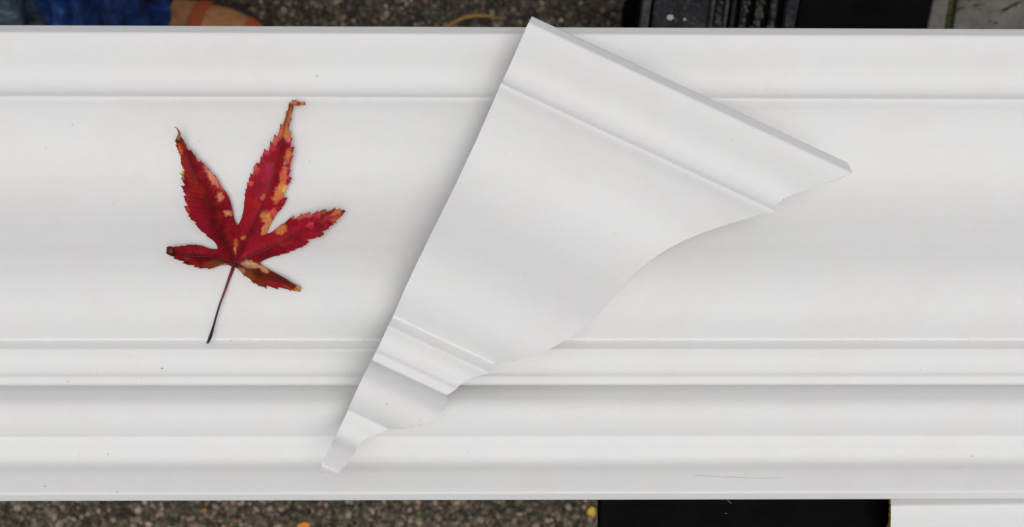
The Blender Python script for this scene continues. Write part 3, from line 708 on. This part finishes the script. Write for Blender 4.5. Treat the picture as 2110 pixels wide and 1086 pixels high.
# white lint on the beam
Ml = simple('pale_lint', rgb('9aa09c'), .9, 500)
lf = [place(x, y, tz + .0006) for x, y in ((1499, 1029), (1500.5, 1032), (1503, 1034), (1505.5, 1036), (1507, 1038))]
tag(tube(lf, [.4 * S] * 5, 5, 'lint_fibre', Ml), 'short pale lint fibre on the black trestle top just below the board', 'lint')
lf = [place(x, y, tz + .0006) for x, y in ((1494, 1058), (1496, 1057), (1497.5, 1059))]
tag(tube(lf, [.45 * S] * 3, 5, 'lint_fibre', Ml), 'tiny pale lint speck on the black trestle top near the bottom edge', 'lint')

# ------------------------------------------------------------------ weathered concrete at the top right
cn = N('weathered_concrete')
c = cn.ramp(cn.noise(26, 6, .7), [(.3, rgb('4c4a44')), (.5, rgb('6a6862')), (.72, rgb('827f77'))])
c = cn.mix(cn.ramp(cn.noise(60, 4, .6), [(.55, (0, 0, 0)), (.75, (.5, .5, .5))]), c, rgb('5c5450'))
cn.color(c); cn.rough(.9); cn.bump(cn.noise(180, 5, .7), .5, .002)
CZ = -.50
def quadp(name, pts, z0, z1, mat, parent, bevel=.002):
    bm = bmesh.new(); prism(bm, [(place(x, y, z1).x, place(x, y, z1).y) for x, y in pts], z0, z1)
    o = from_bm(name, bm, mat, parent)
    if bevel: b = o.modifiers.new('edge', 'BEVEL'); b.width = bevel; b.segments = 3
    return o
cs = empty('concrete_slab', tuple(place(2050, 20, GZ)))
tag(cs, 'weathered grey concrete slab with a mossy joint, above the right end of the board', 'concrete slab')
quadp('edge_strip', [(1913, 52), (1898, 125), (1938, 125), (1948, 52), (1957, 0), (1990, -190), (1960, -190), (1924, 0)], GZ, CZ, cn.m, cs)
quadp('slab', [(1966, 52), (1955, 125), (2700, 125), (2700, -190), (2008, -190), (1974, 0)], GZ, CZ + .002, cn.m, cs)
ms = simple('moss', rgb('4a5228'), .95, 220, .6, .9, .004, rgb('15180e'))
mm = quadp('moss', [(1947, 52), (1938, 125), (1956, 125), (1967, 52), (1975, 0), (2009, -190), (1989, -190), (1956, 0)], GZ, CZ - .008, ms, cs, 0)
bm = bmesh.new()
for k in range(700):
    y = random.uniform(-40, 80); xc = 1965 - y * .17; p = place(xc + random.gauss(0, 4.2), y, CZ - .006)
    if y < 30 or random.random() < .45:
        bmesh.ops.create_icosphere(bm, subdivisions=1, radius=random.uniform(.0006, .0018), matrix=Matrix.Translation(p) @ Matrix.Diagonal((1, random.uniform(.7, 1.6), .8, 1)))
tag(from_bm('moss_tufts', bm, simple('moss_tuft', rgb('5a6028'), .95, 400, .7, .5, .001, rgb('20220f')), cs, True), kind='stuff')
tw = simple('twig_bark', rgb('241a12'), .9, 500, .4, .5)
def twig(lab, pts, r):
    pl = [place(x, y, CZ + .006 + .0015 * (i % 2)) for i, (x, y) in enumerate(pts)]
    k = (D - CZ) / F
    tag(tube(pl, [q * k for q in r], 8, 'twig', tw), lab, 'twig')
twig('longest dark twig on the concrete slab at the top right corner', [(2067, 21), (2074, 19), (2082, 14), (2090, 9), (2098, 6), (2107, 2)], [2.2, 2.6, 2, 2, 1.8, 1])
twig('short dark twig on the concrete slab beside the mossy joint', [(1973, 18), (1978, 17), (1982, 17), (1988, 15)], [.8, 1.2, 1.4, .6])
twig('short dark curved twig between the mossy joint and the longest twig', [(2009, 12), (2013, 11), (2018, 9), (2024, 9), (2030, 8)], [1.4, 1.6, .8, .6, .4])
bm = bmesh.new()
for x, y, r in ((2019, 19, 1.6), (2021, 5, .8), (2041, 44, 2.2), (2052, 47, 2.6), (2094, 12, 2), (1998, 1, 2), (2075, 36, 1.2)):
    bmesh.ops.create_icosphere(bm, subdivisions=1, radius=r * .00047, matrix=Matrix.Translation(place(x, y, CZ + .003)) @ Matrix.Diagonal((1.2, .8, .5, 1)))
tag(from_bm('leaf_litter', bm, tw, None, True), 'dark crumbs of leaf litter scattered on the concrete slab', 'leaf litter', kind='stuff')

# ------------------------------------------------------------------ the person standing beyond the board, top left
def denim(name, c1_, c2_, c3_):
    a = N(name)
    f = a.noise(34, 5, .65)
    c = a.ramp(f, [(.32, c1_), (.55, c2_), (.75, c3_)])
    tw_ = a.ramp(a.noise(700, 2, .5), [(.3, (.8, .8, .8)), (.7, (1, 1, 1))])
    a.color(a.mix(1.0, c, tw_, 'MULTIPLY')); a.rough(.95); a.bump(a.noise(700, 3, .6), .4, .001); return a.m
M_den = denim('blue_denim', rgb('060f30'), rgb('1e4690', 1.35), rgb('4474bc', 1.5))
M_den2 = denim('faded_denim', rgb('26383e'), rgb('5e7484', 1.6), rgb('b0b8b4', 1.6))
per = empty('person', tuple(place(300, -80, GZ)))
tag(per, 'person in blue jeans and tan boots standing beyond the board at the top left', 'person')
skin_m = simple('skin', (.55, .34, .25), .5, 60, .12, .05)
def limb(name, chain, mat, folds=0.0, n=40, m=60, seed=0, kfold=2.4):
    """closed tapering tube through (point, rx, ry); folds add creases running down it"""
    P = [Vector(c[0]) for c in chain]; cen, rad = [], []
    for i in range(m):
        t = i / (m - 1) * (len(P) - 1); k = min(int(t), len(P) - 2); u = t - k
        p0, p1, p2, p3 = P[max(k - 1, 0)], P[k], P[k + 1], P[min(k + 2, len(P) - 1)]
        cen.append(.5 * (2 * p1 + (p2 - p0) * u + (2 * p0 - 5 * p1 + 4 * p2 - p3) * u * u + (3 * p1 - p0 - 3 * p2 + p3) * u ** 3))
        uu = u * u * (3 - 2 * u)
        rad.append((chain[k][1] + (chain[k + 1][1] - chain[k][1]) * uu, chain[k][2] + (chain[k + 1][2] - chain[k][2]) * uu))
    vs_, fs = [], []
    for i in range(m):
        t = (cen[min(i + 1, m - 1)] - cen[max(i - 1, 0)]).normalized()
        a = Vector((0, 1, 0)).cross(t).normalized(); b = t.cross(a).normalized()
        for j in range(n):
            w = 2 * math.pi * j / n; cx, cy = math.cos(w), math.sin(w)
            s_ = i / m * 5
            f = 1 + folds * (noise.noise(Vector((cx * kfold, cy * kfold, s_ * .8 + seed))) + .6 * noise.noise(Vector((cx * kfold * 2.3, cy * kfold * 2.3, s_ * 2 + seed))))
            vs_.append(cen[i] + a * cx * rad[i][0] * f + b * cy * rad[i][1] * f)
    for i in range(m - 1):
        for j in range(n): fs.append((i * n + j, i * n + (j + 1) % n, (i + 1) * n + (j + 1) % n, (i + 1) * n + j))
    fs.append(tuple(range(n))[::-1]); fs.append(tuple((m - 1) * n + j for j in range(n)))
    return from_py(name, vs_, fs, mat, per, True)
HX, HY = -.47, .56
def at_(px, py, h): return tuple(place(px, py, GZ + h))
limb('trouser_leg', [(at_(226, 58, .05), .065, .07), (at_(222, 20, .12), .063, .068), (at_(196, -120, .25), .06, .066), (at_(140, -310, .40), .062, .068), (at_(90, -440, .52), .07, .075), ((HX + .12, HY - .10, GZ + .72), .085, .09), ((HX + .07, HY, GZ + .82), .1, .1)], M_den, .34, 160, 200, 3, 3.2)
o2 = limb('trouser_leg', [(at_(-32, 58, .05), .066, .072), (at_(-40, 20, .12), .066, .07), (at_(-80, -120, .25), .062, .066), (at_(-190, -310, .40), .064, .07), (at_(-330, -440, .52), .07, .075), ((HX - .15, HY - .10, GZ + .72), .085, .09), ((HX - .08, HY, GZ + .82), .1, .1)], M_den2, .24, 160, 200, 11, 3.0)
o2['label'] = 'faded grey-blue trouser leg at the left edge'
limb('trouser_seat', [((HX, HY, GZ + .72), .12, .09), ((HX, HY + .02, GZ + .80), .17, .13), ((HX, HY, GZ + .9), .155, .12), ((HX, HY, GZ + .96), .15, .1)], M_den, .04, 60, 30, 5)
HY -= .03
GB = GZ; GZ = GZ - .10
M_jkt = simple('dark_jacket', (.03, .035, .04), .9, 300, .3, .4)
limb('jacket', [((HX, HY + .03, GZ + .94), .18, .125), ((HX, HY + .03, GZ + 1.1), .165, .12), ((HX, HY + .03, GZ + 1.3), .185, .125), ((HX, HY + .03, GZ + 1.42), .19, .11), ((HX, HY + .03, GZ + 1.49), .09, .075)], M_jkt, .05, 60, 50, 8)
for s_ in (-1, 1):
    limb('sleeve', [((HX + s_ * .15, HY + .03, GZ + 1.43), .05, .055), ((HX + s_ * .22, HY + .03, GZ + 1.36), .058, .062), ((HX + s_ * .25, HY + .06, GZ + 1.12), .05, .052), ((HX + s_ * .19, HY - .05, GZ + .97), .042, .045)], M_jkt, .07, 40, 40, 13 + s_)
# head and neck: one surface with brow, nose and chin
hb = bmesh.new(); bmesh.ops.create_uvsphere(hb, u_segments=48, v_segments=32, radius=1)
HC = Vector((HX, HY + .02, GZ + 1.62))
for v in hb.verts:
    p = v.co.copy(); f = max(0, -p.y)
    x = p.x * .075; y = p.y * .095; z = p.z * .115
    if p.z < -.3: x *= 1 - .35 * (-p.z - .3); 
    y -= .022 * math.exp(-((p.x / .16) ** 2 + ((p.z + .12) / .2) ** 2)) * (1 if p.y < 0 else 0)
    y += .008 * (math.exp(-(((abs(p.x) - .35) / .14) ** 2 + ((p.z - .08) / .1) ** 2))) * (1 if p.y < 0 else 0)
    y -= .006 * math.exp(-((p.x / .28) ** 2 + ((p.z + .5) / .07) ** 2)) * (1 if p.y < 0 else 0)
    v.co = Vector((x, y, z)) + HC
bmesh.ops.create_cone(hb, cap_ends=True, segments=24, radius1=.06, radius2=.055, depth=.14, matrix=Matrix.Translation(HC + Vector((0, .015, -.12))))
from_bm('head', hb, skin_m, per, True)
hr = bmesh.new(); bmesh.ops.create_uvsphere(hr, u_segments=40, v_segments=24, radius=1)
for v in list(hr.verts):
    if v.co.z < -.1 - .0 * v.co.y and v.co.y < .25 or (v.co.y < -.55 and v.co.z < .45) or v.co.z < -.5: hr.verts.remove(v)
for v in hr.verts: v.co = Vector((v.co.x * .083, v.co.y * .103 + .003, v.co.z * .123 + .004)) * (1 + .03 * noise.noise(v.co * 9)) + HC
from_bm('hair', hr, simple('brown_hair', (.05, .03, .02), .6, 400, .5, .5), per, True)
# boots
GZ = GB
M_boot = simple('tan_leather', rgb('a87850', 1.5), .8, 45, .4, .3, .001, rgb('7a4c28', 1.4), 5)
M_trim = simple('orange_trim', rgb('b8542a', 1.0), .7, 200, .2, .3)
M_sole = simple('dark_sole', (.03, .025, .02), .9, 200)
M_tongue = simple('tan_suede', rgb('a8845c', 1.1), .9, 120, .3, .3, .001)
def boot(hx, hy, ang, name='boot'):
    """low work boot: heel at (hx, hy), toe towards ang"""
    ca_, sa_ = math.cos(ang), math.sin(ang)
    def tf(x, y, z): return (hx + x * ca_ - y * sa_, hy + x * sa_ + y * ca_, GZ + z)
    sec = [(-.03, .028, .075, .09), (0, .038, .1, .11), (.04, .04, .12, .125), (.08, .04, .12, .12), (.115, .042, .1, .095), (.15, .047, .085, .075), (.19, .05, .072, .06), (.225, .046, .06, .05), (.25, .034, .048, .04), (.262, .015, .034, .03)]
    n = 28; vs_, fs = [], []
    for x, w, h, _ in sec:
        for j in range(n):
            a = 2 * math.pi * j / n
            yy = math.cos(a) * w; zz = math.sin(a)
            z = .022 + (h - .02) * (zz if zz > 0 else 0) ** .8 if zz > 0 else .022
            vs_.append(tf(x, yy, z))
    for i in range(len(sec) - 1):
        for j in range(n): fs.append((i * n + j, i * n + (j + 1) % n, (i + 1) * n + (j + 1) % n, (i + 1) * n + j))
    fs.append(tuple(range(n))[::-1]); fs.append(tuple((len(sec) - 1) * n + j for j in range(n)))
    b = from_py(name, vs_, fs, M_boot, per, True); sb = b.modifiers.new('smooth', 'SUBSURF'); sb.levels = 1; sb.render_levels = 2
    so = bmesh.new()
    ol = [(x, w + .005) for x, w, *_ in sec]; pts = [tf(x, w, 0)[:2] for x, w in ol] + [tf(x, -w, 0)[:2] for x, w in ol[::-1]]
    prism(so, pts, GZ, GZ + .024); from_bm('sole', so, M_sole, b)
    # welt and side stripe
    for (x0, x1, mat, nm) in ((.182, .196, M_trim, 'trim'), (.236, .25, M_trim, 'toe_trim')):
        vs2, fs2 = [], []
        def sect(x):
            for k in range(len(sec) - 1):
                if sec[k][0] <= x <= sec[k + 1][0]:
                    t = (x - sec[k][0]) / (sec[k + 1][0] - sec[k][0]); return [sec[k][q] + (sec[k + 1][q] - sec[k][q]) * t for q in (1, 2)]
        for q in range(5):
            x = x0 + (x1 - x0) * q / 4; w, h = sect(x)
            for j in range(15):
                a = math.pi * j / 14; zz = math.sin(a)
                vs2.append(tf(x, math.cos(a) * (w + .0008), .0225 + (h - .0185) * zz ** .8 if zz > 0 else .0225))
        for q in range(4):
            for j in range(14): fs2.append((q * 15 + j, q * 15 + j + 1, (q + 1) * 15 + j + 1, (q + 1) * 15 + j))
        from_py(nm, vs2, fs2, mat, b, True)
    # laces
    for q in range(4):
        x = .045 + q * .016; w, h = .03, .13 - q * .006
        pl = [Vector(tf(x, -.02, h - .012)), Vector(tf(x + .004, 0, h - .0)), Vector(tf(x, .02, h - .012))]
        tube(pl, [.002] * 3, 6, 'lace', M_tongue, b)
    return b
hp = place(85, 40, GZ + .03)
boot(hp.x, hp.y, math.radians(-9))
hp2 = place(-60, -30, GZ + .03)
boot(hp2.x, hp2.y, math.radians(-105))
